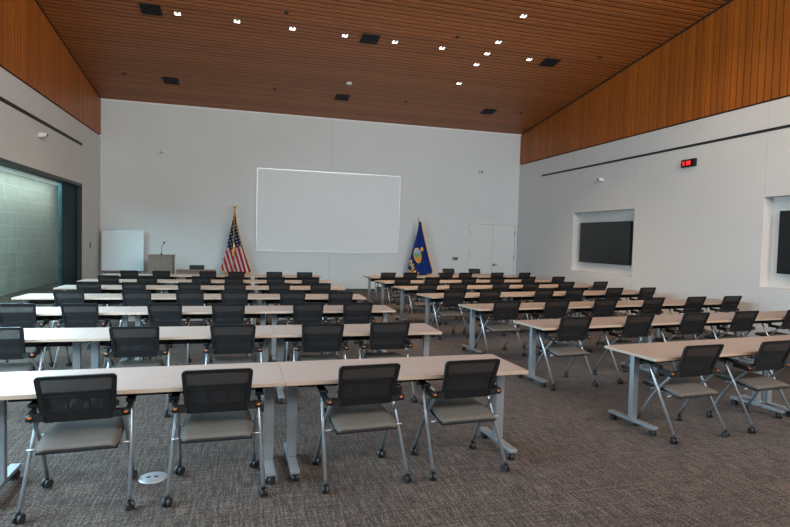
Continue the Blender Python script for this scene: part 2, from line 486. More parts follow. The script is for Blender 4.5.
def tv(y0, z0, z1, label, width=2.22):
    t = thing('wall_television', label, 'television', (XR + .13, y0 - width / 2, z0), 0, 'wall televisions in recesses')
    h = z1 - z0
    bm = NB(); add_box(bm, 0, .06, -width/2, width/2, 0, h); obj('housing', bm, M['plastic'], t, bevel=0.004)
    bm = NB(); add_box(bm, -.002, 0.0, -width/2 + .018, width/2 - .018, .022, h - .018); obj('display', bm, M['tv'], t)
    bm = NB(); add_box(bm, .06, .11, -.5, .5, .3, h - .3); obj('wall_bracket', bm, M['black'], t)
tv(14.27, 1.24, 2.405, 'wide black television in the wall recess nearer the front of the room')
tv(7.97, 1.305, 2.485, 'black television in the right wall recess cut by the picture edge')

# digital clock with red digits
t = thing('digital_clock', 'black digital clock with red digits high on right wall', 'clock', (XR, 10.05, 3.57))
bm = NB(); add_box(bm, -.07, 0, -.19, .19, -.02, .15); obj('clock_case', bm, M['plastic'], t, bevel=.004)
SEG = {'0':'abcdef','1':'bc','2':'abged','3':'abgcd','5':'afgcd','8':'abcdefg'}
def digit(bm, ch, y, z, w=.045, h=.08, k=.009):
    # y decreases to the viewer's right
    R = {'a':(0,w,h-k,h),'g':(0,w,h/2-k/2,h/2+k/2),'d':(0,w,0,k),'f':(0,k,h/2,h),'b':(w-k,w,h/2,h),'e':(0,k,0,h/2),'c':(w-k,w,0,h/2)}
    for s in SEG[ch]:
        a, b, c, d = R[s]; add_box(bm, -.074, -.0705, y - b, y - a, z + c, z + d)
for ch, y in (('5', .135), ('0', .035), ('0', -.030)):
    bm = NB(); digit(bm, ch, y, .025); obj('digit', bm, M['led'], t)

def wall_speaker(label, x, y, z, s):
    # s: direction out of the wall (+1 towards +x, -1 towards -x, 0 towards -y)
    t = thing('wall_sensor', label, 'sensor', (x, y, z), {1: 0, -1: math.pi, 0: -math.pi/2}[s], 'small white wall sensors')
    bm = NB(); add_box(bm, 0, .03, -.03, .03, -.03, .03); obj('mount', bm, M['white'], t)
    bm = NB()
    v, fs = add_box(bm, .03, .17, -.075, .075, -.05, .05)
    for q in (v[1], v[2]): q.co.z += .03
    for q in (v[5], v[6]): q.co.z += .0
    obj('sensor_body', bm, M['white'], t, bevel=.012)
    bm = NB(); add_box(bm, .165, .178, -.03, .03, -.01, .03); obj('lens', bm, M['plastic'], t)
wall_speaker('small white sensor on the left wall below the air slot', XL, 12.85, 3.70, 1)
wall_speaker('small white sensor on the right wall above the television recess', XR, 13.11, 3.56, -1)
wall_speaker('small pale sensor on the front wall above the double door', 8.04, D, 4.23, 0)
t = thing('wall_strobe', 'small white alarm box high on front wall above the lectern', 'alarm', (-2.43, D, 4.235))
bm = NB(); add_box(bm, -.10, .10, -.05, 0, -.075, .075); obj('alarm_body', bm, M['white'], t, bevel=.008)
bm = NB(); add_box(bm, -.06, .06, -.075, -.05, -.01, .045); obj('strobe_lens', bm, M['alu'], t, bevel=.006)
bm = NB(); add_box(bm, -.06, .06, -.06, -.05, -.06, -.04); obj('speaker_slot', bm, M['black'], t)

def plate(name, label, cat, loc, w, h, m, face, dots):
    t = thing(name, label, cat, loc, {'y': 0, 'x': math.pi/2}[face])
    bm = NB(); add_box(bm, -w/2, w/2, -.012, 0, -h/2, h/2); obj('cover_plate', bm, m, t, bevel=.002)
    bm = NB()
    for d in dots: add_box(bm, d - .018, d + .018, -.017, -.012, -h*.28, h*.28)
    obj('socket', bm, M['black'] if m is not M['black'] else M['steel'], t)
plate('wall_outlet', 'grey metal connection plate on front wall left of the door', 'outlet', (7.19, D, 1.147), .22, .12, M['steel'], 'y', (-.05, .0, .05))
plate('light_switch', 'small white switch plate beside the double door', 'switch', (7.52, D, 1.45), .16, .09, M['white'], 'y', ())
plate('wall_outlet', 'small dark outlet low on front wall beside the blue flag', 'outlet', (6.62, D, .60), .10, .08, M['black'], 'y', (0,))
plate('light_switch', 'small black switch plate on left wall beside the dark glass', 'switch', (XL, 16.8, 1.38), .10, .14, M['black'], 'x', (0,))
for o in COL.objects:
    pass

# ================================================================ CEILING FITTINGS
RX = -math.atan(SL)
def ceil_empty(name, label, cat, x, y, group):
    t = thing(name, label, cat, (x, y, zceil(y)), 0, group); t.rotation_euler = (RX, 0, 0); return t
def make_downlight():
    t = ceil_empty('downlight', '', 'ceiling light', 0, 0, 'square recessed ceiling downlights')
    bm = NB(); s, i = .075, .058
    for a in ((-s, s, -s, -i), (-s, s, i, s), (-s, -i, -i, i), (i, s, -i, i)): add_box(bm, a[0], a[1], a[2], a[3], -.012, .0)
    obj('trim_ring', bm, M['steel'], t)
    bm = NB(); add_box(bm, -i, i, -i, i, -.006, .0); obj('lamp_lens', bm, M['lamp'], t)
    bm = NB(); add_box(bm, -.020, .026, -i, -.006, -.014, -.006); obj('lamp_shield', bm, M['black'], t)
    return t
DL = [(-1.42,12.56,'leftmost of the crosswise row of ceiling downlights'),(-.21,12.56,'second from left in the crosswise row of ceiling downlights'),(.98,12.57,'ceiling downlight in the crosswise row just left of the middle black vent, second nearest to it'),
      (2.17,12.58,'ceiling downlight just left of the middle black vent in the crosswise row'),(3.36,12.58,'ceiling downlight just right of the middle black vent in the crosswise row'),(4.54,12.58,'sixth from left in the crosswise row of ceiling downlights'),
      (5.73,11.98,'ceiling downlight in the lengthwise row, second nearest the camera'),(5.72,12.57,'ceiling downlight where the crosswise and lengthwise rows meet'),(5.71,13.18,'ceiling downlight in the lengthwise row, second farthest from camera'),
      (5.72,14.37,'farthest ceiling downlight of the lengthwise row'),(6.89,12.59,'ceiling downlight just left of the right black vent'),(5.74,10.81,'ceiling downlight in the lengthwise row, nearest the camera and highest in view')]
DL[2] = (.98, 12.57, 'third from left in the crosswise row of ceiling downlights')
p0 = make_downlight()
for i, (x, y, lb) in enumerate(DL):
    o = p0 if i == 0 else copy_tree(p0)
    o.location = (x, y, zceil(y) - .001); o['label'] = lb
    sp = spot('downlight_beam', (x, y, zceil(y) - .05), 170, WARM, 95)
# further downlights of the same grid above and behind the camera
for (x, y) in ((0.4, 8.5), (3.4, 8.5), (6.4, 8.5), (8.2, 6.5), (5.2, 5.2), (7.6, 4.2), (8.0, 9.0)):
    spot('downlight_beam', (x, y, zceil(y) - .05), 75 if x > 7.9 else 120, WARM, 120)

def make_vent():
    t = ceil_empty('ceiling_vent', '', 'air vent', 0, 0, 'square black ceiling vents')
    s = .205
    bm = NB(); add_box(bm, -s, s, -s, s, -.006, 0); obj('vent_backing', bm, M['black'], t)
    bm = NB()
    for a in ((-s, s, -s, -s + .02), (-s, s, s - .02, s), (-s, -s + .02, -s + .02, s - .02), (s - .02, s, -s + .02, s - .02)): add_box(bm, a[0], a[1], a[2], a[3], -.016, -.006)
    obj('vent_frame', bm, M['plastic'], t)
    bm = NB()
    for k in range(8): y = -s + .04 + k * .044; add_box(bm, -s + .02, s - .02, y, y + .012, -.014, -.006)
    obj('louvre', bm, M['plastic'], t)
    return t
VT = [(-1.93,12.53,'black ceiling vent at upper left, left of all the downlights'),(-1.97,16.12,'leftmost small black ceiling vent near the front wall'),(2.76,12.58,'black ceiling vent in the middle of the downlight row'),
      (2.74,16.12,'black ceiling vent near the front wall, middle of three'),(7.49,12.61,'black ceiling vent at right end of the downlight row'),(7.45,16.12,'rightmost black ceiling vent near the front wall')]
p0 = make_vent()
for i, (x, y, lb) in enumerate(VT):
    o = p0 if i == 0 else copy_tree(p0)
    o.location = (x, y, zceil(y) - .001); o['label'] = lb
def make_sprinkler():
    t = ceil_empty('sprinkler_head', '', 'sprinkler', 0, 0, 'small dark ceiling sprinklers')
    bm = NB(); add_lathe(bm, [(.045, -.012), (.05, 0)], n=14); obj('sprinkler_plate', bm, M['black'], t)
    bm = NB(); add_lathe(bm, [(.02, -.035), (.022, -.03), (.008, -.025), (.008, -.012)], n=10); obj('deflector', bm, M['black'], t)
    return t
SP = [(-3.09,15.96,'tiny dark sprinkler at left of ceiling near the wood side band'),(.80,11.95,'tiny dark sprinkler between second and third downlights of the crosswise row'),(.78,16.0,'tiny dark sprinkler between left and middle vents near front wall'),
      (4.70,11.99,'tiny dark sprinkler above the sixth downlight'),(4.66,15.96,'tiny dark sprinkler between middle and right vents near front wall'),(8.52,16.0,'tiny dark sprinkler at far right corner of ceiling'),(8.57,12.04,'tiny dark sprinkler at right of ceiling near the wood side band')]
p0 = make_sprinkler()
for i, (x, y, lb) in enumerate(SP):
    o = p0 if i == 0 else copy_tree(p0)
    o.location = (x, y, zceil(y) - .001); o['label'] = lb
t = ceil_empty('smoke_detector', 'round white smoke detector on the wood ceiling', 'smoke detector', 2.75, 15.1, None); t.location.z -= .001
bm = NB(); add_lathe(bm, [(.05, -.05), (.075, -.035), (.085, 0)], n=24); obj('detector_body', bm, M['white'], t)
bm = NB(); add_lathe(bm, [(.02, -.056), (.028, -.05)], n=16); obj('sensing_grille', bm, M['steel'], t)

# ================================================================ TRAINING TABLE
TD = 0.64
def make_table():
    t = thing('training_table', '', 'table', group='flip-top training tables')
    bm = NB(); v, fs = add_box(bm, -.9142, .9142, 0, TD, .712, .74)
    for f in fs:
        if abs(f.normal.z) < .5 : pass
    obj('tabletop', bm, [M['laminate'], M['edge']], t, bevel=.003)
    me = t.children[0].data
    for p in me.polygons:
        if abs(p.normal.z) < 0.7: p.material_index = 1
    bm = NB(); add_box(bm, -.80, .80, .27, .33, .672, .712); add_box(bm, -.80, .80, .36, .385, .60, .70)
    obj('under_beam', bm, M['plastic'], t)
    for s in (-1, 1):
        x = s * .832
        bm = NB(); add_box(bm, x - .035, x + .035, .295, .345, .09, .70)
        lg = obj('leg', bm, M['silver'], t, bevel=.006)
        bm = NB(); add_box(bm, x - .025, x + .025, .08, .56, .69, .712); obj('top_bracket', bm, M['plastic'], lg)
        bm = NB()
        v, fs = add_box(bm, x - .033, x + .033, .04, .60, .064, .092)
        for q in (v[4], v[5], v[6], v[7]): pass
        obj('foot', bm, M['silver'], lg, bevel=.005)
        for y in (.075, .565): 
            c = caster_mesh_obj((x, y, 0), lg)
    return t
CAST = None
def caster_mesh_obj(loc, parent):
    global CAST
    if CAST is None:
        bm = NB()
        for sx in (-1, 1):
            add_tube(bm, [(sx * .008, 0, .029), (sx * .024, 0, .029)], .029, n=16)
        add_box(bm, -.007, .007, -.02, .02, .02, .052)
        add_tube(bm, [(0, .0, .05), (0, .0, .085)], .011, n=8)
        o = obj('caster', bm, M['rubber'], parent); CAST = o.data
    else:
        o = bpy.data.objects.new('caster', CAST); COL.objects.link(o); o.parent = parent
    o.location = loc
    o.rotation_euler = (0, 0, random.uniform(-.9, .9))
    return o

# ================================================================ NESTING CHAIR
def rrect(w0, w1, h, r, n=5):
    """rounded trapezoid outline, w0 bottom half width, w1 top half width, (x, z) points CCW from bottom-left"""
    pts = []
    for cx, cz, a0 in ((w0 - r, r, -90), (w1 - r, h - r, 0), (-w1 + r, h - r, 90), (-w0 + r, r, 180)):
        for k in range(n + 1):
            a = math.radians(a0 + 90 * k / n); pts.append((cx + r * math.cos(a), cz + r * math.sin(a)))
    return pts
def make_chair():
    t = thing('nesting_chair', '', 'chair', group='black mesh nesting chairs')
    # seat cushion: waterfall front, slightly dished
    bm = NB(); nx, ny = 10, 10
    top = []; bot = []
    for j in range(ny + 1):
        v = j / ny; y = -.205 + .455 * v; rt = []; rb = []
        for i in range(nx + 1):
            u = i / nx * 2 - 1
            hw = .235 - .02 * v - .018 * (abs(2*v-1) ** 8)
            z = .432 + .040 * v - .05 * max(0, v - .8) / .2 * max(0, v - .8) - .012 * (1 - u*u) - .014 * u**8 + (.012*math.sin(math.pi*v))
            yy = y - (.012 * u * u if j == 0 else 0)
            rt.append(bm.verts.new((u * hw, yy, z))); rb.append(bm.verts.new((u * (hw - .012), yy + (.012 if j == 0 else (-.012 if j == ny else 0)), z - .024)))
        top.append(rt); bot.append(rb)
    for j in range(ny):
        for i in range(nx):
            bm.faces.new((top[j][i], top[j][i+1], top[j+1][i+1], top[j+1][i])); bm.faces.new((bot[j][i], bot[j+1][i], bot[j+1][i+1], bot[j][i+1]))
    for i in range(nx):
        bm.faces.new((top[0][i], bot[0][i], bot[0][i+1], top[0][i+1])); bm.faces.new((top[ny][i], top[ny][i+1], bot[ny][i+1], bot[ny][i]))
    for j in range(ny):
        bm.faces.new((top[j][0], top[j+1][0], bot[j+1][0], bot[j][0])); bm.faces.new((top[j][nx], bot[j][nx], bot[j+1][nx], top[j+1][nx]))
    st = obj('seat', bm, M['seat'], t, smooth=True)
    bm = NB(); v, fs = add_box(bm, -.226, .226, -.207, .235, .386, .407)
    for q in v:
        if q.co.y > 0: q.co.z += .036
    obj('seat_pan', bm, M['plastic'], st, bevel=.008)
    # backrest: black frame with mesh panel; leans backwards, gently curved
    def bp(x, z, off=0.0):
        f = (z - .0) / .31
        y = -.135 - .11 * f ** 1.2 + .55 * x * x * .5 - off
        return (x, y, .565 + z * .995)
    outer = rrect(.205, .222, .312, .028); inner = rrect(.180, .197, .312, .02)
    # inner opening: bottom band 60 mm, top bar 24 mm
    inn = []
    for (x, z) in rrect(.178, .196, .312 - .085, .016): inn.append((x, z + .062))
    def ring(bm, A, B, th):
        n = len(A); fr = []
        for off in (0, th):
            fr.append(([bm.verts.new(bp(x, z, off)) for x, z in A], [bm.verts.new(bp(x, z, off)) for x, z in B]))
        for k in range(n):
            l = (k + 1) % n
            (a0, b0), (a1, b1) = fr
            bm.faces.new((a0[k], a0[l], b0[l], b0[k])); bm.faces.new((a1[k], b1[k], b1[l], a1[l]))
            bm.faces.new((a0[k], a1[k], a1[l], a0[l])); bm.faces.new((b0[k], b0[l], b1[l], b1[k]))
    bm = NB(); ring(bm, outer, inn, .022)
    bk = obj('backrest', bm, M['plastic'], t)
    bm = NB()
    nx, nz = 10, 8; vs = []
    for j in range(nz + 1):
        z = .060 + (.312 - .08) * j / nz; hw = .180 + .018 * j / nz
        vs.append([bm.verts.new(bp(hw * (i / nx * 2 - 1), z, .010)) for i in range(nx + 1)])
    for j in range(nz):
        for i in range(nx): bm.faces.new((vs[j][i], vs[j][i+1], vs[j+1][i+1], vs[j+1][i]))
    obj('mesh_panel', bm, M['mesh'], bk, smooth=True)
    bm = NB()
    pts = [bp(-.19 + .038 * k, .185, -.012) for k in range(11)]
    add_tube(bm, pts, .011, n=6)
    pts = [bp(x, z, -.012) for x, z in ((-.06, .07), (-.06, .185))]; add_tube(bm, pts, .007, n=6)
    pts = [bp(x, z, -.012) for x, z in ((.06, .07), (.06, .185))]; add_tube(bm, pts, .007, n=6)
    obj('lumbar_bar', bm, M['plastic'], bk)
    for s in (-1, 1):
        # rear leg: from under the armrest down and back
        bm = NB(); add_tube(bm, [(s*.268, .10, .628), (s*.272, .075, .58), (s*.298, -.232, .075)], .0125, n=10)
        lg = obj('leg', bm, M['chrome'], t); caster_mesh_obj((s*.299, -.24, 0), lg)
        # front leg: from the back pivot forward, curved, to the front caster
        bm = NB(); add_tube(bm, [(s*.252, -.125, .595)] + bez((s*.252, -.105, .55), (s*.254, .06, .40), (s*.262, .235, .075), 7), .0135, n=10)
        lg = obj('leg', bm, M['chrome'], t); caster_mesh_obj((s*.262, .24, 0), lg)
        bm = NB(); add_tube(bm, [(s*.285, -.135, .398), (s*.225, -.13, .396), (s*.222, .08, .415), (s*.262, .085, .412)], .009, n=8)
        obj('seat_rail', bm, M['chrome'], t)
        # armrest pad
        bm = NB()
        v, fs = add_box(bm, s*.278 - .03, s*.278 + .03, -.035, .195, .628, .655)
        for q in v:
            if q.co.y > .1: q.co.x += (-.008 if q.co.x > s*.278 else .008)
            if q.co.y > .1 and q.co.z < .64: q.co.z += .012
        obj('armrest', bm, M['plastic'], t, bevel=.008)
        # pivot knob and bracket to the back
        bm = NB(); add_tube(bm, [(s*.238, -.135, .600), (s*.288, -.135, .600)], .026, n=14)
        v, fs = add_box(bm, min(s*.19, s*.245), max(s*.19, s*.245), -.165, -.12, .578, .622)
        add_box(bm, min(s*.262, s*.284), max(s*.262, s*.284), -.12, .0, .585, .628)
        kb = obj('pivot_hub', bm, M['plastic'], t)
        bm = NB(); add_box(bm, s*.264 - .010, s*.264 + .010, -.164, -.158, .600, .610)  # small orange box on the rear of the hub
        mk = obj('orange_spot', bm, M['orange'], kb)
        mk['label'] = 'small orange spot'
    return t

ROWS = {
'1': (3.787, 0.0159, 2.25, 1.90, 1.0, [(-0.924, 0.115), (-0.094, 0.113), (0.907, 0.151), (1.701, 0.134)]),
'2': (5.663, -0.0151, 2.05, 1.82, .97, [(-2.196, 0.134), (-1.06, 0.176), (-0.167, 0.137), (0.713, 0.156), (1.422, 0.125)]),
'3': (7.459, -0.0077, 2.05, 1.76, .93, [(-2.662, 0.098), (-1.97, 0.126), (-1.006, 0.108), (-0.24, 0.187), (0.801, 0.135), (1.464, 0.164)]),
'4': (9.137, -0.0271, 1.79, 1.78, .92, [(-2.702, 0.283), (-1.779, 0.3), (-1.024, 0.3), (-0.365, 0.3), (0.528, 0.3), (1.313, 0.277)]),
'5': (10.785, -0.0119, 1.85, 1.735, .89, [(-2.741, 0.225), (-2.0, 0.293), (-1.068, 0.293), (-0.27, 0.3), (0.545, 0.3), (1.326, 0.297)]),
'6': (12.286, 0.0037, 2.00, 1.735, .88, [(-2.59, 0.121), (-1.87, 0.158), (-0.805, 0.165), (-0.145, 0.17), (0.728, 0.237), (1.486, 0.197)]),
'7': (14.058, -0.0003, 1.95, 1.72, .88, [(-2.547, 0.3), (-1.867, 0.3), (-0.83, 0.277), (-0.162, 0.3), (0.737, 0.3), (1.484, 0.3)]),
'A': (3.665, 0.0994, 3.965, 1.90, 1.04, [(4.395, 0.151), (5.358, 0.167)]),
'B': (5.325, 0.1108, 4.08, 1.94, 1.04, [(4.5, 0.09), (5.529, 0.08), (6.534, 0.08), (7.52, 0.08), (8.598, 0.093)]),
'C': (7.069, 0.111, 4.22, 1.95, 1.04, [(4.682, 0.096), (5.619, 0.089), (6.578, 0.119), (7.67, 0.08), (8.676, 0.08), (9.608, 0.08)]),
'D': (8.65, 0.1383, 4.50, 1.85, 1.0, [(4.873, 0.193), (5.612, 0.224), (6.877, 0.178), (7.636, 0.175), (8.709, 0.147), (9.622, 0.171)]),
'E': (10.171, 0.1483, 4.80, 1.80, 1.0, [(5.173, 0.299), (5.932, 0.245), (7.018, 0.257), (7.832, 0.255), (8.892, 0.209), (9.914, 0.229)]),
'F': (11.719, 0.15, 5.02, 1.80, .96, [(5.419, 0.15), (6.201, 0.151), (7.21, 0.204), (8.08, 0.173), (9.075, 0.149), (10.077, 0.133)]),
'G': (13.383, 0.15, 5.33, 1.76, .95, [(5.779, 0.131), (6.43, 0.131), (7.51, 0.195), (8.135, 0.196), (9.24, 0.153), (10.215, 0.154)]),
}
ROWNAME = {0: 'nearest row', 1: 'second row back', 2: 'third row back', 3: 'fourth row back', 4: 'fifth row back', 5: 'sixth row back', 6: 'farthest row'}
ORD = ['leftmost', 'second from left', 'third from left', 'fourth from left', 'fifth from left', 'rightmost']
YAW = {('1', 0): .055, ('1', 1): .01, ('1', 2): .055, ('1', 3): .035, ('A', 0): -.02, ('A', 1): 0.0, ('B', 0): 0.0}
chair0 = make_chair(); table0 = make_table()
chair_used = False; table_used = False
for key, (y0, ang, uend, tl, cs, chairs) in ROWS.items():
    left = key.isdigit()
    ri = int(key) - 1 if left else 'ABCDEFG'.index(key)
    blk = 'left block' if left else 'right block'
    ca, sa = math.cos(ang), math.sin(ang)
    def wp(u, v): return (u * ca - v * sa, u * sa + v * ca, 0)
    for k in range(3):
        u = uend - tl * (2.5 - k) if left else uend + tl * (k + .5)
        if key == 'A' and k == 2: pass
        o = copy_tree(table0) if table_used else table0
        table_used = True
        o.location = wp(u, y0); o.rotation_euler = (0, 0, ang); o.scale = (tl / 1.83, 1, 1)
        o['label'] = 'pale training table, %s of three in the %s of the %s' % (['left end', 'middle', 'right end'][k], ROWNAME[ri], blk)
        o['group'] = 'training tables in the ' + blk
    n = len(chairs)
    for k, (u, e) in enumerate(chairs):
        o = copy_tree(chair0) if chair_used else chair0
        chair_used = True
        yaw = YAW.get((key, k), random.uniform(-.03, .03))
        o.location = wp(u, y0 - e + .245); o.rotation_euler = (0, 0, ang + yaw); o.scale = (cs, 1, 1)
        pos = ORD[k] if k < n - 1 else 'rightmost'
        o['label'] = 'black mesh chair, %s in the %s of the %s' % (pos, ROWNAME[ri], blk)
        o['group'] = 'mesh chairs in the ' + blk

# head tables at the front
o = copy_tree(table0); o.location = (6.95, 15.35, 0); o.rotation_euler = (0, 0, .06)
o['label'] = 'pale table in front of the double door beyond the right block'; o['group'] = 'tables at the front'; o.scale = (.95, 1, 1)
for (x, y, lb) in ((6.33, 16.05, 'black mesh chair behind the front table, left one near the blue flag'), (7.27, 16.15, 'black mesh chair behind the front table, right one in front of the double door')):
    o = copy_tree(chair0); o.location = (x, y, 0); o.rotation_euler = (0, 0, math.pi + .06); o.scale = (.93, 1, 1)
    o['label'] = lb; o['group'] = 'chairs at the front'
o = copy_tree(chair0); o.location = (-1.30, 16.50, 0); o.rotation_euler = (0, 0, math.pi); o.scale = (.93, 1, .985)
o['label'] = 'black mesh chair behind the brown desk beside the lectern'; o['group'] = 'chairs at the front'

# ================================================================ FRONT OF ROOM OBJECTS
t = thing('lectern', 'brown wooden box lectern at front left beside the whiteboard', 'lectern', (-2.205, 16.3, 0))
bm = NB(); add_box(bm, -.335, .29, 0, .55, .04, 1.12); obj('body', bm, M['walnut'], t, bevel=.004)
bm = NB(); add_box(bm, -.345, .30, -.01, .56, 1.12, 1.15); obj('top', bm, M['walnut_dark'], t, bevel=.003)
bm = NB(); add_box(bm, -.31, .265, .02, .53, 0, .04); obj('plinth', bm, M['black'], t)
t = thing('gooseneck_microphone', 'thin black gooseneck microphone standing on the lectern', 'microphone', (-2.23, 16.5, 1.15))
bm = NB(); add_lathe(bm, [(.035, 0), (.03, .015), (.012, .05)], n=14); obj('microphone_base', bm, M['plastic'], t)
bm = NB(); add_tube(bm, bez((0, 0, .04), (0, 0, .25), (.06, .0, .33), 8), .007, n=6); obj('gooseneck', bm, M['plastic'], t)
bm = NB(); add_tube(bm, [(.055, 0, .32), (.09, 0, .365)], .017, n=10, r2=.024); obj('microphone_head', bm, M['plastic'], t)

t = thing('desk', 'low brown wooden desk with panel front right of the lectern', 'desk', (-1.28, 16.0, 0))
bm = NB(); add_box(bm, -.52, .52, -.0, .42, .725, .755); obj('desktop', bm, M['walnut_dark'], t, bevel=.003)
bm = NB(); add_box(bm, -.46, .46, .03, .05, .12, .725); obj('front_panel', bm, M['walnut_dark'], t)
for s in (-1, 1):
    bm = NB(); add_box(bm, s*.48 - .02, s*.48 + .02, .02, .40, 0, .725); obj('side_panel', bm, M['walnut_dark'], t)

# mobile whiteboard
t = thing('whiteboard', 'square white mobile whiteboard in the front left corner', 'whiteboard', (-3.44, 17.62, 0))
bm = NB(); add_box(bm, -.555, .555, -.02, .0, .64, 1.80); obj('board', bm, M['wb'], t)
bm = NB()
for a in ((-.575, .575, .62, .64), (-.575, .575, 1.80, 1.82), (-.575, -.555, .64, 1.80), (.555, .575, .64, 1.80)): add_box(bm, a[0], a[1], -.028, .008, a[2], a[3])
obj('board_frame', bm, M['alu'], t)
bm = NB(); add_box(bm, -.53, .53, -.09, -.02, .585, .615); obj('pen_tray', bm, M['walnut_dark'], t)
bm = NB(); add_box(bm, -.48, -.18, -.08, -.03, .615, .645); obj('eraser', bm, M['alu'], t, bevel=.006)
for s in (-1, 1):
    bm = NB(); add_box(bm, s*.52 - .02, s*.52 + .02, .01, .05, .06, 1.5); add_box(bm, s*.52 - .02, s*.52 + .02, -.22, .24, .06, .10)
    lg = obj('leg', bm, M['alu'], t)
    for y in (-.2, .22): caster_mesh_obj((s*.52, y, -.0), lg)

# ---- flags
def flag_cloth(outline, zt, folds, amp, mats, matfn, nz=70, nx=72):
    """outline(t)->(xl,xr) with t 0 top..1 bottom; bottom edge slanted by zb(s)"""
    bm = NB(); g = []
    for j in range(nz + 1):
        row = []
        for i in range(nx + 1):
            s = i / nx; 
            x, z = outline(s, j / nz)
            a = amp * (0.15 + j / nz)
            y = a * math.sin(s * math.pi * 2 * folds + 1.0 + .6 * j / nz) + .05 * math.sin(s * 3.3)
            row.append(bm.verts.new((x, y, z)))
        g.append(row)
    for j in range(nz):
        for i in range(nx):
            f = bm.faces.new((g[j][i], g[j][i+1], g[j+1][i+1], g[j+1][i])); f.smooth = True
    bot = [v.co.copy() for v in g[-1]]; rt = [r[-1].co.copy() for r in g]; lf = [r[0].co.copy() for r in g]
    # give the cloth thickness
    ret = bmesh.ops.solidify(bm, geom=bm.faces[:], thickness=.006)
    return bm, bot, lf, rt
def interp(tab, t):
    for (a, va), (b, vb) in zip(tab[:-1], tab[1:]):
        if t <= b: return va + (vb - va) * (t - a) / (b - a)
    return tab[-1][1]
def us_mat():
    m = mat('stars_and_stripes_cloth', (.6,.03,.05), .7); g = G(m)
    s = g.sep(g.coord()); x, z = s[0], s[2]
    # stripes slanting down to the right
    c = g.math('ADD', x, g.math('MULTIPLY', z, .30))
    f = g.math('FRACT', g.math('DIVIDE', g.math('ADD', c, 5.0), .128))
    red = g.math('LESS_THAN', f, .52)
    col = g.mix(red, (.80,.80,.82), (.62,.012,.03))
    # canton
    lim = g.math('ADD', g.math('MULTIPLY', g.math('ABSOLUTE', g.math('ADD', x, .07)), .55), 1.31)
    cm = g.math('GREATER_THAN', z, lim)
    # stars
    u = g.math('FRACT', g.math('DIVIDE', g.math('ADD', c, 5.0), .10)); v = g.math('FRACT', g.math('DIVIDE', g.math('ADD', z, g.math('MULTIPLY', x, -.4)), .105))
    du = g.math('SUBTRACT', u, .5); dv = g.math('SUBTRACT', v, .5)
    r2 = g.math('ADD', g.math('MULTIPLY', du, du), g.math('MULTIPLY', dv, dv))
    st = g.math('LESS_THAN', r2, .060)
    can = g.mix(st, (.008,.014,.060), (.62,.62,.66))
    g.l(g.mix(cm, col, can), g.b.inputs['Base Color'])
    return m
M['us'] = us_mat()
M['navy'] = mat('deep_blue_cloth', (.016,.060,.34), .65)
def flag_base(t, zt, finial):
    bm = NB(); add_lathe(bm, [(.17, 0), (.17, .02), (.12, .05), (.05, .07), (.03, .12)], n=28); obj('base', bm, M['gold'], t)
    bm = NB(); add_tube(bm, [(0, .0, .1), (0, .0, zt)], .014, n=10); obj('pole', bm, M['gold'], t)
# US flag
FX = -.285; FY = 17.45
t = thing('national_flag', 'red white and blue flag with stars and stripes on a pole', 'flag', (FX, FY, 0))
flag_base(t, 2.50, 'eagle')
L_ = [(0, -.012), (.12, -.06), (.35, -.17), (.52, -.235), (.72, -.37), (.80, -.39), (1, -.20)]
R_ = [(0, .022), (.12, .05), (.35, .17), (.6, .31), (.85, .46), (.93, .52), (1, .50)]
def us_out(s, tt):
    # tt from top to bottom; the left lower corner is cut diagonally by the fringe
    zt = 2.42; zb = .70 - .22 * math.sin(min(1, s * 1.5) * math.pi / 2) + .17 * s * s
    z = zt + (zb - zt) * tt
    tz = (2.42 - z) / 1.95
    l = interp([(0, -.012), (.15, -.07), (.35, -.15), (.55, -.22), (.84, -.375), (1, -.375)], tz)
    r = interp([(0, .025), (.15, .06), (.35, .15), (.6, .30), (.9, .50), (1, .51)], tz)
    return (l + (r - l) * s, z)
bm, bot, lf, rt = flag_cloth(us_out, 0, 4.5, .045, None, None)
fc = obj('flag_cloth', bm, M['us'], t, loc=(0, -.09, 0))
bm = NB(); add_tube(bm, [Vector(p) + Vector((0, -.012, -.02)) for p in bot[::2]], .018, n=6); add_tube(bm, [Vector(p) + Vector((.008, -.012, 0)) for p in rt[::3]], .010, n=6)
obj('fringe', bm, M['fringe'], fc)
bm = NB(); add_tube(bm, [(.0, -.10, 2.44), (-.01, -.15, 2.0), (-.02, -.20, 1.35)], .009, n=6); add_tube(bm, [(-.02, -.20, 1.36), (-.02, -.20, 1.12)], .018, n=8, r2=.04)
add_lathe(bm, [(.03, -.03), (.045, 0), (.03, .04)], c=(0, -.06, 2.44), n=10)
obj('gold_cord', bm, M['fringe'], t)
bm = NB()
add_lathe(bm, [(.012, 0), (.03, .03), (.012, .06)], c=(0, 0, 2.50), n=12)
add_tube(bm, [(0, 0, 2.55), (0, -.01, 2.62)], .022, n=8, r2=.012)          # eagle body
add_tube(bm, [(0, -.01, 2.62), (.0, -.04, 2.645)], .014, n=8, r2=.006)
for s in (-1, 1): add_tube(bm, [(s*.01, 0, 2.60), (s*.07, 0, 2.665), (s*.14, 0, 2.64)], .020, n=8, r2=.004)
obj('eagle_finial', bm, M['gold'], t)

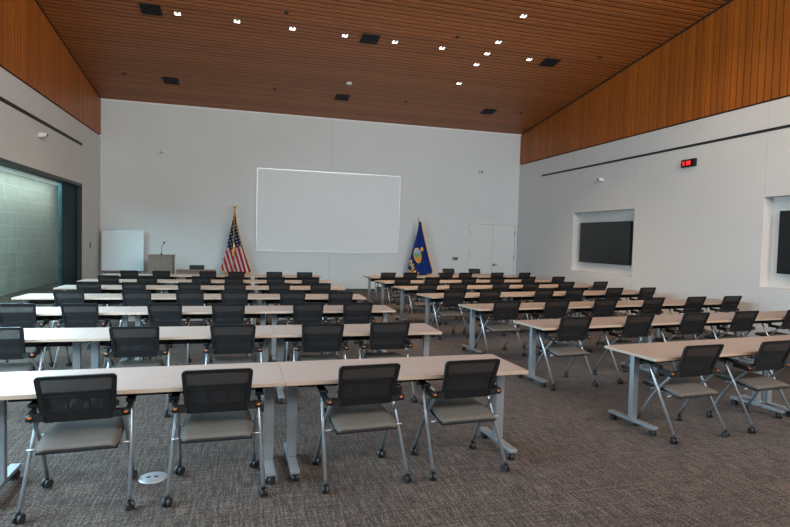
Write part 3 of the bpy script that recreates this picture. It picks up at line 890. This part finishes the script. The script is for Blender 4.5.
# state flag
BX = 5.655
t = thing('state_flag', 'deep blue flag with round seal and gold lettering on a pole', 'flag', (BX, FY, 0))
flag_base(t, 2.42, '')
bm = NB(); add_lathe(bm, [(.012, 0), (.028, .02), (.02, .06), (.004, .13)], c=(0, 0, 2.42), n=12); obj('spear_finial', bm, M['gold'], t)
def bl_out(s, tt):
    zt = 2.38; zb = .78 - .28 * math.sin(min(1, s * 1.4) * math.pi / 2) + .16 * s * s * s
    z = zt + (zb - zt) * tt
    tz = (2.38 - z) / 1.9
    l = interp([(0, -.012), (.15, -.05), (.4, -.16), (.6, -.26), (.84, -.36), (1, -.36)], tz)
    r = interp([(0, .04), (.15, .10), (.4, .22), (.7, .38), (.86, .48), (1, .46)], tz)
    return (l + (r - l) * s, z)
bm, bot, lf, rt = flag_cloth(bl_out, 0, 3.5, .045, None, None)
fc = obj('flag_cloth', bm, M['navy'], t, loc=(0, -.09, 0))
bm = NB(); add_tube(bm, [Vector(p) + Vector((0, -.012, -.015)) for p in bot[::2]], .022, n=6); add_tube(bm, [Vector(p) + Vector((.008, -.012, 0)) for p in rt[::3]], .013, n=6)
obj('fringe', bm, M['fringe'], fc)
def seal_mat():
    m = mat('seal_picture', (.3,.4,.2), .6); g = G(m)
    s = g.sep(g.coord()); n = g.noise(g.coord(scale=(14, 1, 9)), 1.0, 3)
    f = g.math('ADD', g.math('MULTIPLY', s[2], 2.2), n)
    c = g.ramp(f, [(.22, (.55,.18,.04)), (.38, (.50,.28,.06)), (.50, (.05,.28,.08)), (.62, (.10,.34,.22)), (.78, (.30,.32,.62))])
    g.l(c, g.b.inputs['Base Color']); return m
M['seal'] = seal_mat(); M['yellow'] = mat('gold_print', (.80,.50,.05), .6)
def disc(bm, cx, cz, rx, rz, y, th=.006, n=28, mi=0):
    f0 = [bm.verts.new((cx + rx*math.cos(2*math.pi*k/n), y, cz + rz*math.sin(2*math.pi*k/n))) for k in range(n)]
    f1 = [bm.verts.new((v.co.x, y + th, v.co.z)) for v in f0]
    bm.faces.new(f0).material_index = mi; bm.faces.new(list(reversed(f1))).material_index = mi
    for k in range(n): bm.faces.new((f0[k], f0[(k+1)%n], f1[(k+1)%n], f1[k])).material_index = mi
so = bpy.data.objects.new('seal', None)
bm = NB(); disc(bm, 0, 0, .13, .255, 0, th=.02, mi=1); disc(bm, 0, 0, .116, .235, -.003, th=.003)
so = obj('seal', bm, [M['seal'], M['yellow']], fc, loc=(-.075, -.12, 1.25))
so.rotation_euler = (0, math.radians(-12), 0)
bm = NB()
for k in range(10):
    a = 2*math.pi*k/10; disc(bm, .026*math.cos(a), .045*math.sin(a), .022, .030, .0005*k, th=.008, n=8, mi=0)
disc(bm, 0, 0, .018, .026, -.004, th=.004, n=14, mi=1)
obj('sunflower', bm, [M['yellow'], mat('sunflower_centre', (.18,.07,.02), .7)], fc, loc=(.065, -.13, 1.46))
cu = bpy.data.curves.new('letters', 'FONT'); cu.size = .19; cu.extrude = .004; cu.space_character = 1.0; cu.offset = .006
for k, (ch, x, z, r) in enumerate((('A', -.30, 1.04, 20), ('N', -.27, .92, 28), ('S', -.225, .80, 34), ('A', -.15, .70, 40), ('S', -.06, .63, 44))):
    cu = bpy.data.curves.new('letter', 'FONT'); cu.body = ch; cu.size = .16; cu.extrude = .006; cu.offset = .005; cu.align_x = 'CENTER'; cu.align_y = 'CENTER'
    tmp = bpy.data.objects.new('tmp', cu); COL.objects.link(tmp)
    me = bpy.data.meshes.new_from_object(tmp); bpy.data.objects.remove(tmp)
    me.materials.clear(); me.materials.append(M['yellow'])
    lo = bpy.data.objects.new('letter', me); COL.objects.link(lo); lo.parent = fc
    lo.location = (x, -.10, z); lo.rotation_euler = (math.radians(90), math.radians(r), 0)

# floor box near the camera
t = thing('floor_outlet', 'round grey metal floor outlet cover on the carpet', 'outlet', (-.60, 4.13, 0))
bm = NB(); add_lathe(bm, [(.098, 0), (.098, .004), (.088, .009), (.0, .009)], n=32); obj('cover', bm, M['alu'], t)
bm = NB()
for dx in (-.03, .02): add_box(bm, dx - .014, dx + .014, -.012, .012, .009, .0105)
obj('socket', bm, M['black'], t)
